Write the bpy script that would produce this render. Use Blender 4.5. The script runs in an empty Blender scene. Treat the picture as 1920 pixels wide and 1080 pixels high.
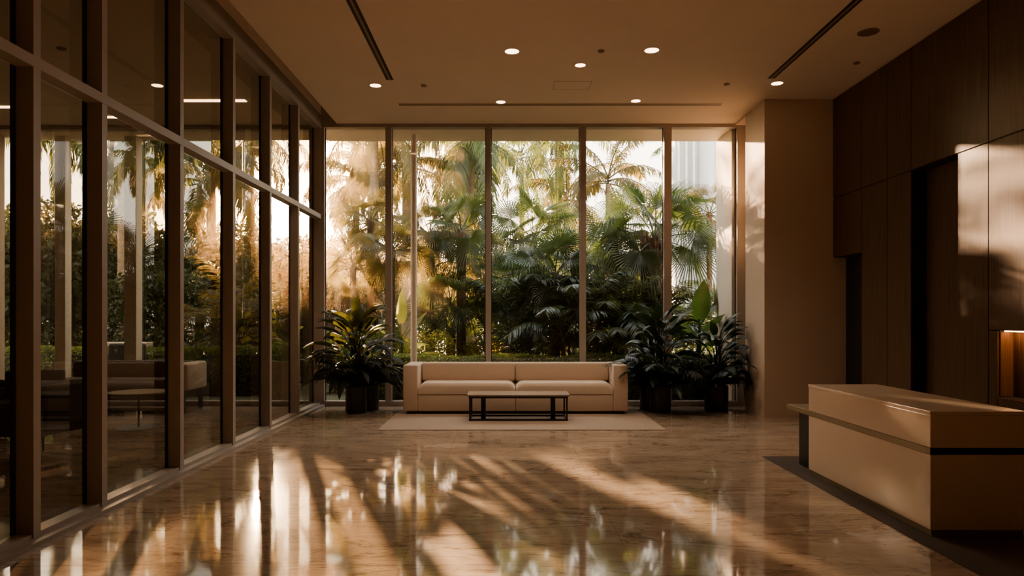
import bpy, bmesh, math, random
from mathutils import Vector, Matrix, noise

rnd = random.Random(7)
SC = bpy.context.scene
COL = SC.collection
PI = math.pi
F = 1333.33          # focal length in pixels of a 1920-wide frame
CX, CY, H = 950.0, 595.0, 1.6


def at(px, py, Y):
    return Vector(((px - CX) * Y / F, Y, H - (py - CY) * Y / F))


# ------------------------------------------------------------------ materials
def new_mat(name):
    m = bpy.data.materials.new(name)
    m.use_nodes = True
    nt = m.node_tree
    for n in list(nt.nodes):
        nt.nodes.remove(n)
    out = nt.nodes.new('ShaderNodeOutputMaterial')
    return m, nt, out


def N(nt, t, **kw):
    n = nt.nodes.new(t)
    for k, v in kw.items():
        if k.startswith('i_'):
            n.inputs[k[2:].replace('_', ' ')].default_value = v
        else:
            setattr(n, k, v)
    return n


def math_node(nt, op, a, b=None, clamp=False):
    n = nt.nodes.new('ShaderNodeMath')
    n.operation = op
    n.use_clamp = clamp
    for i, v in enumerate((a, b)):
        if v is None:
            continue
        if isinstance(v, (int, float)):
            n.inputs[i].default_value = v
        else:
            nt.links.new(v, n.inputs[i])
    return n.outputs[0]


def surf(name, col, rough=0.5, metal=0.0, var=0.0, vscale=6.0, bump=0.0, bscale=60.0, stretch=(1, 1, 1), col2=None,
         spec=0.5, coat=0.0, sheen=0.0):
    """principled surface with a procedural noise variation and optional bump"""
    m, nt, out = new_mat(name)
    p = N(nt, 'ShaderNodeBsdfPrincipled')
    nt.links.new(p.outputs[0], out.inputs[0])
    p.inputs['Roughness'].default_value = rough
    p.inputs['Metallic'].default_value = metal
    p.inputs['Specular IOR Level'].default_value = spec
    p.inputs['Coat Weight'].default_value = coat
    p.inputs['Sheen Weight'].default_value = sheen
    tc = N(nt, 'ShaderNodeTexCoord')
    mp = N(nt, 'ShaderNodeMapping')
    mp.inputs['Scale'].default_value = stretch
    nt.links.new(tc.outputs['Object'], mp.inputs[0])
    nz = N(nt, 'ShaderNodeTexNoise')
    nz.inputs['Scale'].default_value = vscale
    nz.inputs['Detail'].default_value = 5
    nt.links.new(mp.outputs[0], nz.inputs['Vector'])
    mx = N(nt, 'ShaderNodeMix', data_type='RGBA')
    c2 = col2 if col2 else tuple(max(0, c * (1 - var)) for c in col)
    mx.inputs['A'].default_value = (*c2, 1)
    mx.inputs['B'].default_value = (*col, 1)
    rmp = N(nt, 'ShaderNodeMapRange')
    rmp.inputs['From Min'].default_value = 0.3
    rmp.inputs['From Max'].default_value = 0.7
    nt.links.new(nz.outputs['Fac'], rmp.inputs[0])
    nt.links.new(rmp.outputs[0], mx.inputs['Factor'])
    nt.links.new(mx.outputs['Result'], p.inputs['Base Color'])
    if bump > 0:
        nb = N(nt, 'ShaderNodeTexNoise')
        nb.inputs['Scale'].default_value = bscale
        nb.inputs['Detail'].default_value = 4
        nt.links.new(mp.outputs[0], nb.inputs['Vector'])
        bp = N(nt, 'ShaderNodeBump')
        bp.inputs['Strength'].default_value = bump
        bp.inputs['Distance'].default_value = 0.01
        nt.links.new(nb.outputs['Fac'], bp.inputs['Height'])
        nt.links.new(bp.outputs[0], p.inputs['Normal'])
    return m


def leaf_mat(name, col, trans, tw=0.45, rough=0.45, spec=0.4):
    m, nt, out = new_mat(name)
    p = N(nt, 'ShaderNodeBsdfPrincipled')
    p.inputs['Roughness'].default_value = rough
    p.inputs['Specular IOR Level'].default_value = spec
    t = N(nt, 'ShaderNodeBsdfTranslucent')
    mxs = N(nt, 'ShaderNodeMixShader')
    mxs.inputs[0].default_value = tw
    tc = N(nt, 'ShaderNodeTexCoord')
    nz = N(nt, 'ShaderNodeTexNoise')
    nz.inputs['Scale'].default_value = 2.3
    nt.links.new(tc.outputs['Object'], nz.inputs['Vector'])
    mr = N(nt, 'ShaderNodeMapRange')
    mr.inputs['From Min'].default_value = 0.3
    mr.inputs['From Max'].default_value = 0.7
    mr.inputs['To Min'].default_value = 0.55
    mr.inputs['To Max'].default_value = 1.3
    nt.links.new(nz.outputs['Fac'], mr.inputs[0])
    for c, sh, inp in ((col, p, 'Base Color'), (trans, t, 'Color')):
        h = N(nt, 'ShaderNodeHueSaturation')
        h.inputs['Color'].default_value = (*c, 1)
        nt.links.new(mr.outputs[0], h.inputs['Value'])
        nt.links.new(h.outputs[0], sh.inputs[inp])
    nt.links.new(p.outputs[0], mxs.inputs[1])
    nt.links.new(t.outputs[0], mxs.inputs[2])
    nt.links.new(mxs.outputs[0], out.inputs[0])
    return m


def glass_mat(name, tint):
    m, nt, out = new_mat(name)
    g = N(nt, 'ShaderNodeNewGeometry')
    dot = N(nt, 'ShaderNodeVectorMath', operation='DOT_PRODUCT')
    nt.links.new(g.outputs['Incoming'], dot.inputs[0])
    nt.links.new(g.outputs['Normal'], dot.inputs[1])
    a = math_node(nt, 'ABSOLUTE', dot.outputs['Value'])
    a = math_node(nt, 'SUBTRACT', 1.0, a, True)
    a = math_node(nt, 'POWER', a, 5.0)
    a = math_node(nt, 'MULTIPLY', a, 0.90)
    a = math_node(nt, 'ADD', a, 0.06, True)
    tr = N(nt, 'ShaderNodeBsdfTransparent')
    tr.inputs[0].default_value = (*tint, 1)
    gl = N(nt, 'ShaderNodeBsdfGlossy')
    gl.inputs['Roughness'].default_value = 0.0
    gl.inputs['Color'].default_value = (0.9, 0.88, 0.84, 1)
    mx = N(nt, 'ShaderNodeMixShader')
    nt.links.new(a, mx.inputs[0])
    nt.links.new(tr.outputs[0], mx.inputs[1])
    nt.links.new(gl.outputs[0], mx.inputs[2])
    nt.links.new(mx.outputs[0], out.inputs[0])
    return m


def emit_mat(name, col, s):
    m, nt, out = new_mat(name)
    e = N(nt, 'ShaderNodeEmission')
    e.inputs[0].default_value = (*col, 1)
    e.inputs[1].default_value = s
    nt.links.new(e.outputs[0], out.inputs[0])
    return m


def marble_mat():
    m, nt, out = new_mat('polished_marble')
    p = N(nt, 'ShaderNodeBsdfPrincipled')
    nt.links.new(p.outputs[0], out.inputs[0])
    tc = N(nt, 'ShaderNodeTexCoord')
    mp = N(nt, 'ShaderNodeMapping')
    mp.inputs['Rotation'].default_value = (0, 0, math.radians(14))
    mp.inputs['Scale'].default_value = (0.45, 1.5, 1)
    nt.links.new(tc.outputs['Object'], mp.inputs[0])
    # veins: distance of a warped noise from its middle value
    def vein(scale, dist, width, seedoff):
        mp2 = N(nt, 'ShaderNodeMapping')
        mp2.inputs['Location'].default_value = (seedoff, seedoff * .7, 0)
        nt.links.new(mp.outputs[0], mp2.inputs[0])
        nz = N(nt, 'ShaderNodeTexNoise')
        nz.inputs['Scale'].default_value = scale
        nz.inputs['Detail'].default_value = 6
        nz.inputs['Roughness'].default_value = 0.6
        nz.inputs['Distortion'].default_value = dist
        nt.links.new(mp2.outputs[0], nz.inputs['Vector'])
        d = math_node(nt, 'SUBTRACT', nz.outputs['Fac'], 0.5)
        d = math_node(nt, 'ABSOLUTE', d)
        d = math_node(nt, 'DIVIDE', d, width, True)
        return math_node(nt, 'SUBTRACT', 1.0, d, True)
    v1 = vein(1.1, 1.2, 0.018, 3.0)
    v2 = vein(2.6, 1.6, 0.022, 11.0)
    v = math_node(nt, 'MULTIPLY', v1, 0.62)
    v = math_node(nt, 'ADD', v, math_node(nt, 'MULTIPLY', v2, 0.42), True)
    nz = N(nt, 'ShaderNodeTexNoise')
    nz.inputs['Scale'].default_value = 3.0
    nz.inputs['Detail'].default_value = 8
    nz.inputs['Roughness'].default_value = 0.65
    nt.links.new(mp.outputs[0], nz.inputs['Vector'])
    cr = N(nt, 'ShaderNodeValToRGB')
    cr.color_ramp.elements[0].position = 0.3
    cr.color_ramp.elements[0].color = (0.32, 0.225, 0.15, 1)
    cr.color_ramp.elements[1].position = 0.72
    cr.color_ramp.elements[1].color = (0.53, 0.40, 0.285, 1)
    nt.links.new(nz.outputs['Fac'], cr.inputs[0])
    mx = N(nt, 'ShaderNodeMix', data_type='RGBA')
    mx.inputs['B'].default_value = (0.13, 0.07, 0.035, 1)
    nt.links.new(v, mx.inputs['Factor'])
    nt.links.new(cr.outputs[0], mx.inputs['A'])
    # slab joints
    sx = N(nt, 'ShaderNodeSeparateXYZ')
    nt.links.new(tc.outputs['Object'], sx.inputs[0])
    def joint(o, size, off):
        a = math_node(nt, 'ADD', o, off)
        a = math_node(nt, 'DIVIDE', a, size)
        a = math_node(nt, 'FRACT', a)
        a = math_node(nt, 'SUBTRACT', a, 0.5)
        a = math_node(nt, 'ABSOLUTE', a)
        return math_node(nt, 'GREATER_THAN', a, 0.5 - 0.003 / size)
    j = math_node(nt, 'MAXIMUM', joint(sx.outputs[0], 1.5, 20.18), joint(sx.outputs[1], 1.5, 20.45))
    j = math_node(nt, 'MULTIPLY', j, 0.45)
    mx2 = N(nt, 'ShaderNodeMix', data_type='RGBA')
    mx2.inputs['B'].default_value = (0.16, 0.09, 0.05, 1)
    nt.links.new(j, mx2.inputs['Factor'])
    nt.links.new(mx.outputs['Result'], mx2.inputs['A'])
    nt.links.new(mx2.outputs['Result'], p.inputs['Base Color'])
    p.inputs['Roughness'].default_value = 0.055
    p.inputs['Specular IOR Level'].default_value = 0.75
    # very soft waviness so that reflections stretch like on real stone
    nb = N(nt, 'ShaderNodeTexNoise')
    nb.inputs['Scale'].default_value = 1.6
    nb.inputs['Detail'].default_value = 2
    nt.links.new(tc.outputs['Object'], nb.inputs['Vector'])
    bp = N(nt, 'ShaderNodeBump')
    bp.inputs['Strength'].default_value = 0.07
    bp.inputs['Distance'].default_value = 0.02
    nt.links.new(nb.outputs['Fac'], bp.inputs['Height'])
    nt.links.new(bp.outputs[0], p.inputs['Normal'])
    return m


def wood_mat(name, a, b, rough=0.42, axis=2):
    m, nt, out = new_mat(name)
    p = N(nt, 'ShaderNodeBsdfPrincipled')
    nt.links.new(p.outputs[0], out.inputs[0])
    tc = N(nt, 'ShaderNodeTexCoord')
    mp = N(nt, 'ShaderNodeMapping')
    s = [60, 60, 60]
    s[axis] = 1.3
    mp.inputs['Scale'].default_value = s
    nt.links.new(tc.outputs['Object'], mp.inputs[0])
    nz = N(nt, 'ShaderNodeTexNoise')
    nz.inputs['Scale'].default_value = 1.0
    nz.inputs['Detail'].default_value = 5
    nt.links.new(mp.outputs[0], nz.inputs['Vector'])
    mr = N(nt, 'ShaderNodeMapRange')
    mr.inputs['From Min'].default_value = 0.3
    mr.inputs['From Max'].default_value = 0.7
    nt.links.new(nz.outputs['Fac'], mr.inputs[0])
    mx = N(nt, 'ShaderNodeMix', data_type='RGBA')
    mx.inputs['A'].default_value = (*a, 1)
    mx.inputs['B'].default_value = (*b, 1)
    nt.links.new(mr.outputs[0], mx.inputs['Factor'])
    nt.links.new(mx.outputs['Result'], p.inputs['Base Color'])
    p.inputs['Roughness'].default_value = rough
    p.inputs['Specular IOR Level'].default_value = 0.06
    bp = N(nt, 'ShaderNodeBump')
    bp.inputs['Strength'].default_value = 0.08
    bp.inputs['Distance'].default_value = 0.002
    nt.links.new(nz.outputs['Fac'], bp.inputs['Height'])
    nt.links.new(bp.outputs[0], p.inputs['Normal'])
    return m


M = {}
M['marble'] = marble_mat()
M['ceiling'] = surf('ceiling_plaster', (0.82, 0.68, 0.55), 0.9, var=0.05, vscale=1.5, bump=0.05, bscale=120)
M['wall'] = surf('warm_wall_paint', (0.60, 0.46, 0.33), 0.85, var=0.06, vscale=2, bump=0.05, bscale=90)
M['outer'] = surf('pale_render', (0.72, 0.62, 0.48), 0.85, var=0.08, vscale=3, bump=0.1, bscale=70)
M['soffit'] = surf('soffit_render', (0.80, 0.70, 0.56), 0.85, var=0.05, vscale=2)
M['frame'] = surf('bronze_window_frame', (0.33, 0.275, 0.225), 0.45, metal=0.0, var=0.08, vscale=5)
M['gasket'] = surf('black_gasket', (0.012, 0.010, 0.008), 0.6, var=0.2)
M['glass'] = glass_mat('clear_glass', (0.96, 0.94, 0.90))
M['glass_dim'] = glass_mat('bronze_tinted_glass', (0.44, 0.40, 0.33))
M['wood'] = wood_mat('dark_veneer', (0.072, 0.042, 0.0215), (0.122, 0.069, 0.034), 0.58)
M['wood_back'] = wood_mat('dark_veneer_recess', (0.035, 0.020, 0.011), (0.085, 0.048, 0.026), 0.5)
M['shadow'] = surf('black_backing', (0.010, 0.007, 0.005), 0.8, var=0.2)  # black backing; also painted shade in the desk groove and hedge cores
M['desk'] = surf('beige_lacquer', (0.76, 0.60, 0.45), 0.2, var=0.05, vscale=2, coat=0.2)
M['brass'] = surf('brushed_bronze', (0.34, 0.26, 0.155), 0.4, metal=0.5, var=0.15, vscale=30, stretch=(1, 1, 12))
M['black'] = surf('black_metal', (0.014, 0.011, 0.009), 0.4, metal=0.4, var=0.2)
M['carpet'] = surf('brown_carpet', (0.075, 0.050, 0.033), 0.95, var=0.35, vscale=160, bump=0.5, bscale=220)
M['rug'] = surf('beige_rug', (0.44, 0.325, 0.23), 0.95, var=0.25, vscale=130, bump=0.5, bscale=200, stretch=(1, 3, 1))
M['fabric'] = surf('sand_upholstery', (0.69, 0.53, 0.385), 0.9, var=0.18, vscale=160, bump=0.35, bscale=260, sheen=0.15)
M['tabletop'] = surf('stone_veneer_top', (0.33, 0.235, 0.15), 0.3, var=0.15, vscale=9, stretch=(1, 6, 1))
M['pot'] = surf('black_glazed_pot', (0.018, 0.013, 0.010), 0.38, var=0.25, vscale=12)
M['soil'] = surf('potting_soil', (0.03, 0.019, 0.012), 0.95, var=0.4, vscale=60, bump=0.6, bscale=80)
M['ground'] = surf('garden_soil', (0.085, 0.065, 0.030), 0.95, var=0.5, vscale=4, bump=0.4, bscale=15, col2=(0.04, 0.05, 0.015))
M['paving'] = surf('terrace_paving', (0.45, 0.36, 0.26), 0.7, var=0.12, vscale=4)
M['lamp'] = emit_mat('warm_lamp', (1.0, 0.60, 0.30), 1.3)
M['lampdim'] = emit_mat('warm_lamp_dim', (1.0, 0.60, 0.30), 2.0)
M['led'] = emit_mat('warm_led', (1.0, 0.42, 0.14), 3.5)
M['trim'] = surf('downlight_trim', (0.55, 0.38, 0.23), 0.5, var=0.05)
M['slot'] = surf('slot_black', (0.008, 0.006, 0.005), 0.7, var=0.1)
M['grille'] = surf('speaker_grille', (0.19, 0.125, 0.08), 0.7, var=0.2, vscale=150)
M['linear'] = surf('bronze_linear_grille', (0.27, 0.165, 0.09), 0.6, var=0.08)
M['dark_fabric'] = surf('dark_upholstery', (0.040, 0.028, 0.020), 0.9, var=0.2, vscale=120, bump=0.3, bscale=200)
M['cream'] = surf('cream_upholstery', (0.50, 0.40, 0.29), 0.9, var=0.15, vscale=120, bump=0.3, bscale=200)
M['lounge_fabric'] = surf('brown_upholstery', (0.13, 0.085, 0.055), 0.9, var=0.2, vscale=120, bump=0.3, bscale=200)
M['planter'] = surf('pale_concrete', (0.50, 0.43, 0.33), 0.85, var=0.12, vscale=8, bump=0.2, bscale=60)
M['trunk'] = surf('palm_bark', (0.30, 0.215, 0.13), 0.9, var=0.5, vscale=4, bump=0.7, bscale=9, stretch=(1, 1, 5))
M['trunk_dark'] = surf('fibrous_bark', (0.15, 0.085, 0.045), 0.95, var=0.6, vscale=9, bump=0.9, bscale=16)
M['facade'] = surf('blue_grey_facade', (0.55, 0.58, 0.60), 0.8, var=0.08, vscale=2)
M['facade_fin'] = surf('white_fin', (0.70, 0.70, 0.68), 0.8, var=0.05)
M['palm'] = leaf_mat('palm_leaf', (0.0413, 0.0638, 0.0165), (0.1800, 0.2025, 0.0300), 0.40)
M['palm_warm'] = leaf_mat('palm_leaf_sunlit', (0.0638, 0.0585, 0.0135), (0.3150, 0.2175, 0.0375), 0.45)  # warm copy of the palm leaf, golden sunlight put into its colour
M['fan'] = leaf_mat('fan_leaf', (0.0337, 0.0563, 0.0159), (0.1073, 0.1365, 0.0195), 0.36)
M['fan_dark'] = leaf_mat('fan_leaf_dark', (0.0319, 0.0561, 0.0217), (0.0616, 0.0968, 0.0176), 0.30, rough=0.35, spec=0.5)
M['dead'] = leaf_mat('dry_leaf', (0.24, 0.15, 0.06), (0.5, 0.3, 0.09), 0.4)
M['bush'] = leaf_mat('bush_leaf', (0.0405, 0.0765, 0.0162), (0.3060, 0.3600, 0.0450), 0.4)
M['bush_lit'] = leaf_mat('bush_leaf_sunlit', (0.13, 0.15, 0.025), (0.75, 0.65, 0.08), 0.5)  # sunlit copy of the bush leaf, yellow light put into its colour
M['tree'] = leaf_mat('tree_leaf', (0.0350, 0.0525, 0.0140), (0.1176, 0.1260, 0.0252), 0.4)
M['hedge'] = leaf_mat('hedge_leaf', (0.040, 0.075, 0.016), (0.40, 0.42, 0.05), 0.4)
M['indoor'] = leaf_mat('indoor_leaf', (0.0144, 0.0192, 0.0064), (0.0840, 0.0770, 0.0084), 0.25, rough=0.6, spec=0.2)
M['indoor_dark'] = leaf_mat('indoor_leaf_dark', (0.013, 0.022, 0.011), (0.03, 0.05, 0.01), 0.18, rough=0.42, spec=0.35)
M['banana'] = leaf_mat('banana_leaf', (0.0210, 0.0510, 0.0168), (0.1100, 0.1900, 0.0250), 0.35, rough=0.32, spec=0.5)


# ------------------------------------------------------------------ mesh tools
class MB:
    def __init__(s):
        s.v = []
        s.f = []

    def add(s, vs, fs):
        o = len(s.v)
        s.v.extend(vs)
        s.f.extend([tuple(i + o for i in f) for f in fs])
        return s

    def box(s, x0, x1, y0, y1, z0, z1):
        return s.add([(x0, y0, z0), (x1, y0, z0), (x1, y1, z0), (x0, y1, z0),
                      (x0, y0, z1), (x1, y0, z1), (x1, y1, z1), (x0, y1, z1)],
                     [(0, 3, 2, 1), (4, 5, 6, 7), (0, 1, 5, 4), (1, 2, 6, 5), (2, 3, 7, 6), (3, 0, 4, 7)])

    def rbox(s, x0, x1, y0, y1, z0, z1, r=0.02, seg=3):
        bm = bmesh.new()
        bmesh.ops.create_cube(bm, size=1)
        for v in bm.verts:
            v.co = Vector(((x0 + x1) / 2 + v.co.x * (x1 - x0), (y0 + y1) / 2 + v.co.y * (y1 - y0),
                           (z0 + z1) / 2 + v.co.z * (z1 - z0)))
        bmesh.ops.bevel(bm, geom=list(bm.edges), offset=r, segments=seg, profile=0.5, affect='EDGES')
        bm.verts.index_update()
        s.add([tuple(v.co) for v in bm.verts], [tuple(v.index for v in f.verts) for f in bm.faces])
        bm.free()
        return s

    def lathe(s, prof, n=32, c=(0, 0, 0), cap=True):
        o = []
        for r, z in prof:
            for k in range(n):
                a = 2 * PI * k / n
                o.append((c[0] + r * math.cos(a), c[1] + r * math.sin(a), c[2] + z))
        fs = []
        for i in range(len(prof) - 1):
            for k in range(n):
                k2 = (k + 1) % n
                fs.append((i * n + k, i * n + k2, (i + 1) * n + k2, (i + 1) * n + k))
        if cap:
            fs.append(tuple(reversed(range(n))))
            fs.append(tuple((len(prof) - 1) * n + k for k in range(n)))
        return s.add(o, fs)

    def tube(s, pts, rad, n=6):
        pts = [Vector(p) for p in pts]
        if not isinstance(rad, (list, tuple)):
            rad = [rad] * len(pts)
        o = []
        ref = Vector((0.13, 0.97, 0.2))
        for i, p in enumerate(pts):
            d = (pts[min(i + 1, len(pts) - 1)] - pts[max(i - 1, 0)]).normalized()
            a = d.cross(ref)
            if a.length < 0.1:
                a = d.cross(Vector((1, 0, 0)))
            a.normalize()
            b = d.cross(a)
            for k in range(n):
                t = 2 * PI * k / n
                o.append(tuple(p + (a * math.cos(t) + b * math.sin(t)) * rad[i]))
        fs = []
        for i in range(len(pts) - 1):
            for k in range(n):
                k2 = (k + 1) % n
                fs.append((i * n + k, i * n + k2, (i + 1) * n + k2, (i + 1) * n + k))
        fs.append(tuple(reversed(range(n))))
        fs.append(tuple((len(pts) - 1) * n + k for k in range(n)))
        return s.add(o, fs)

    def build(s, name, mat, parent=None, smooth=False, loc=None):
        me = bpy.data.meshes.new(name)
        me.from_pydata([tuple(v) for v in s.v], [], s.f)
        me.materials.append(mat)
        if smooth:
            me.polygons.foreach_set('use_smooth', [True] * len(me.polygons))
        me.update()
        o = bpy.data.objects.new(name, me)
        COL.objects.link(o)
        if parent:
            o.parent = parent
        if loc is not None:
            o.location = loc
        return o


def rsmooth(o, ang=40):
    me = o.data
    me.polygons.foreach_set('use_smooth', [True] * len(me.polygons))
    try:
        me.set_sharp_from_angle(angle=math.radians(ang))
    except Exception:
        pass
    return o


def tag(o, label=None, cat=None, group=None, kind=None):
    if label:
        o['label'] = label
    if cat:
        o['category'] = cat
    if group:
        o['group'] = group
    if kind:
        o['kind'] = kind
    return o


def thing(name, label, cat, loc=(0, 0, 0), rz=0.0, group=None):
    o = bpy.data.objects.new(name, None)
    o.empty_display_size = 0.1
    COL.objects.link(o)
    o.location = loc
    o.rotation_euler = (0, 0, rz)
    return tag(o, label, cat, group)


def struct(name, mb, mat, parent=None):
    o = mb.build(name, mat, parent)
    if parent is None:
        o['kind'] = 'structure'
    return o


def struct_empty(name, loc=(0, 0, 0)):
    o = bpy.data.objects.new(name, None)
    COL.objects.link(o)
    o.location = loc
    o['kind'] = 'structure'
    return o


def copy_tree(o, parent=None):
    c = o.copy()
    COL.objects.link(c)
    c.parent = parent
    for ch in list(o.children):
        copy_tree(ch, c)
    return c


# ------------------------------------------------------------------ room shell
ZC = 5.08            # ceiling height
YW = 12.85           # plane of the garden glazing
XL = -3.34           # room face of the left glazing
XR = 5.2             # right wall face
YP = 11.34           # front face of the pier
LX = -9.6            # far side of the lounge behind the left glazing

struct('floor', MB().box(LX - .2, 8.0, -6.0, 13.02, -0.2, 0.0), M['marble'])
struct('ceiling', MB().box(-3.05, XR + .6, -6.0, 12.78, ZC, ZC + 0.6), M['ceiling'])
struct('ceiling_recess', MB().box(-3.47, -3.051, -6.0, 12.78, 5.45, 5.68), M['ceiling'])
struct('ceiling_lounge', MB().box(LX - .2, -3.47, -6.0, 13.9, 5.06, 5.68), M['soffit'])
struct('ceiling_terrace', MB().box(-3.469, 8.0, 12.86, 13.9, 5.04, 5.68), M['soffit'])
struct('wall_rear', MB().box(LX - .2, 8.0, -6.2, -6.001, -0.2, 5.7), M['wall'])
struct('wall_lounge', MB().box(LX - .2, LX, -6.0, 13.6, 0.0, 5.06), M['wall'])
# header over the back glazing, seen in the ceiling recess
struct('wall_header', MB().box(-3.46, 4.33, 12.78, 12.859, 5.09, 5.68), M['frame'])
# pier between garden window and wood wall
pr = MB().box(4.11, XR + .6, YP, 12.24, 0.0, ZC)
pr.box(4.335, XR + .6, 12.24, 12.95, 0.0, ZC)
struct('wall_pier', pr, M['wall'])
struct('wall_header_right', MB().box(4.11, XR + .6, 12.241, 12.78, 5.05, 5.0799), M['ceiling'])

# --- right wall in dark veneer panels
wr = struct('wall_right', MB().box(XR + .38, XR + .58, -6.0, YP - .001, 0.0, ZC - .001), M['shadow'])
bk = MB()
# carcass behind the panels (leaves the doorway, the recess and the niche open)
for (y0, y1, z0, z1) in ((-6.0, 4.4, 0, ZC - .002), (4.4, 7.53, 0, .76), (4.4, 7.53, 1.46, ZC - .002), (7.53, 8.2, 0, ZC - .002),
                         (8.2, 9.145, 3.49, ZC - .002), (9.145, 10.42, 0, ZC - .002), (10.42, YP - .002, 2.55, ZC - .002)):
    bk.box(XR + .022, XR + .38, y0, y1, z0, z1)
bk.build('carcass', M['shadow'], wr)
g = 0.006


def panel(y0, y1, z0, z1):
    MB().rbox(XR, XR + .0215, y0 + g, y1 - g, z0 + g, z1 - g, .002, 1).build('veneer_panel', M['wood'], wr)


for (y0, y1) in ((10.44, YP - .004), (9.72, 10.44), (9.145, 9.72), (7.676, 9.145), (6.2, 7.676), (4.7, 6.2), (3.2, 4.7), (1.7, 3.2), (.2, 1.7), (-1.3, .2), (-2.8, -1.3), (-4.3, -2.8), (-5.9, -4.3)):
    panel(y0, y1, 3.49, ZC - .003)
for (y0, y1) in ((9.72, 10.42), (9.145, 9.72), (7.676, 8.2)):
    panel(y0, y1, 0.0, 3.49)
panel(10.42, YP - .004, 2.55, 3.49)
panel(6.2, 7.676, 1.46, 3.49)
panel(4.4, 6.2, 1.46, 3.49)
panel(7.53, 7.676, 0.0, 1.46)
panel(4.4, 7.53, 0.0, 0.76)
for (y0, y1) in ((2.9, 4.4), (1.4, 2.9), (-.1, 1.4), (-1.6, -.1), (-3.1, -1.6), (-4.6, -3.1), (-5.9, -4.6)):
    panel(y0, y1, 0.0, 3.49)
# recess back and jamb linings
MB().box(XR + .20, XR + .379, 8.201, 9.144, 0.0, 3.488).build('recess_back', M['wood'], wr)
# niche lining and its lamp
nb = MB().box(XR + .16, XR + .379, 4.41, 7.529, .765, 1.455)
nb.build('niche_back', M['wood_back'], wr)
MB().box(XR + .023, XR + .159, 7.518, 7.5295, .765, 1.44).build('niche_side', M['wood'], wr)
MB().box(XR + .05, XR + .12, 6.4, 7.50, 1.448, 1.4595).build('niche_lamp_strip', M['led'], wr)
# door
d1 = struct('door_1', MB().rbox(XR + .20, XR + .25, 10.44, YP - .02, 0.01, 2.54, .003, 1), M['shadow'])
db = MB().tube([(XR + .13, 10.62, .75), (XR + .13, 10.62, 1.79)], .012, 8)
db.tube([(XR + .13, 10.62, 1.77), (XR + .205, 10.62, 1.77)], .009, 8)
db.tube([(XR + .13, 10.62, .80), (XR + .205, 10.62, .80)], .009, 8)
db.build('door_handle', M['brass'], d1)

# --- left glazing
w1 = struct_empty('window_1', (XL, 6.0, 0))
W1 = Matrix.Translation((-XL, -6.0, 0))


def wpart(mb, name, mat, par=w1, off=(XL, 6.0, 0)):
    mb.v = [(v[0] - off[0], v[1] - off[1], v[2] - off[2]) for v in mb.v]
    return mb.build(name, mat, par)


MULL = [-5.0, -3.6, -2.2, -.8, .6, 2.2, 3.66, 5.02, 5.87, 7.28, 8.68, 10.03, 11.39, 12.77]
DEP = .125
for y in MULL:
    wpart(MB().box(XL - DEP, XL, y, y + .078, .036, 5.0), 'mullion', M['frame'])
    wpart(MB().box(XL - DEP - .018, XL - DEP, y - .035, y + .09, .036, 5.0), 'gasket', M['gasket'])
wpart(MB().box(XL - DEP - .02, XL + .004, -6.0, 12.849, 5.0, 5.24), 'head', M['frame'])
wpart(MB().box(XL - DEP - .02, XL + .075, -6.0, 12.80, 0.0, .036), 'sill', M['frame'])
wpart(MB().box(XL - DEP - .01, XL - .01, -6.0, 12.77, .036, .066), 'sill_ledge', M['frame'])
wpart(MB().box(XL - DEP, XL + .005, -6.0, 12.78, 3.37, 3.45), 'transom', M['frame'])
wpart(MB().box(XL - DEP - .012, XL - .0, -6.0, 12.849, 5.24, 5.449), 'fascia', M['ceiling'])
XG = XL - DEP - .009
ys = [-6.0] + MULL
for a, b in zip(ys[:-1], ys[1:]):
    a2 = a + .078 if a > -6 else a
    for z0, z1 in ((.066, 3.37), (3.45, 5.0)):
        wpart(MB().add([(XG, a2, z0), (XG, b, z0), (XG, b, z1), (XG, a2, z1)], [(0, 1, 2, 3)]), 'pane', M['glass_dim'])

# --- garden glazing
w2 = struct_empty('window_2', (0, YW, 0))


def w2p(mb, name, mat):
    return wpart(mb, name, mat, w2, (0, YW, 0))


VX = [(-3.41, -3.285), (-2.185, -2.07), (-.378, -.283), (1.318, 1.428), (2.832, 2.972), (4.15, 4.33)]
for x0, x1 in VX:
    w2p(MB().box(x0, x1, YW - .05, YW + .09, .09, 5.02), 'mullion', M['frame'])
    w2p(MB().box(x0 - .012, x1 + .012, YW + .03, YW + .05, .09, 5.02), 'gasket', M['gasket'])
w2p(MB().box(-3.41, 4.33, YW - .06, YW + .10, 0.0, .09), 'sill', M['frame'])
w2p(MB().box(-3.41, 4.33, YW - .06, YW + .10, 5.02, 5.085), 'head', M['frame'])
for (a, b) in zip(VX[:-1], VX[1:]):
    w2p(MB().add([(a[1], YW + .04, .09), (b[0], YW + .04, .09), (b[0], YW + .04, 5.02), (a[1], YW + .04, 5.02)], [(0, 1, 2, 3)]), 'pane', M['glass'])

# --- lounge glazing towards the garden (continues the line of window_2)
w3 = struct_empty('window_3', (-6.5, YW, 0))


def w3p(mb, name, mat):
    return wpart(mb, name, mat, w3, (-6.5, YW, 0))


w3p(MB().box(LX, -3.485, YW - .05, YW + .09, 0.0, .09), 'sill', M['frame'])
w3p(MB().box(LX, -3.485, YW - .05, YW + .09, 4.98, 5.059), 'head', M['frame'])
lv = [(LX, LX + .1), (-7.92, -7.84), (-5.2, -5.14), (-3.56, -3.485)]
for x0, x1 in (lv[0], lv[3]):
    w3p(MB().box(x0, x1, YW - .05, YW + .09, .09, 4.98), 'mullion', M['frame'])
w3p(MB().add([(LX + .1, YW + .04, .09), (-3.56, YW + .04, .09), (-3.56, YW + .04, 4.98), (LX + .1, YW + .04, 4.98)], [(0, 1, 2, 3)]), 'pane', M['glass'])

# ------------------------------------------------------------------ ceiling fixtures


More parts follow.
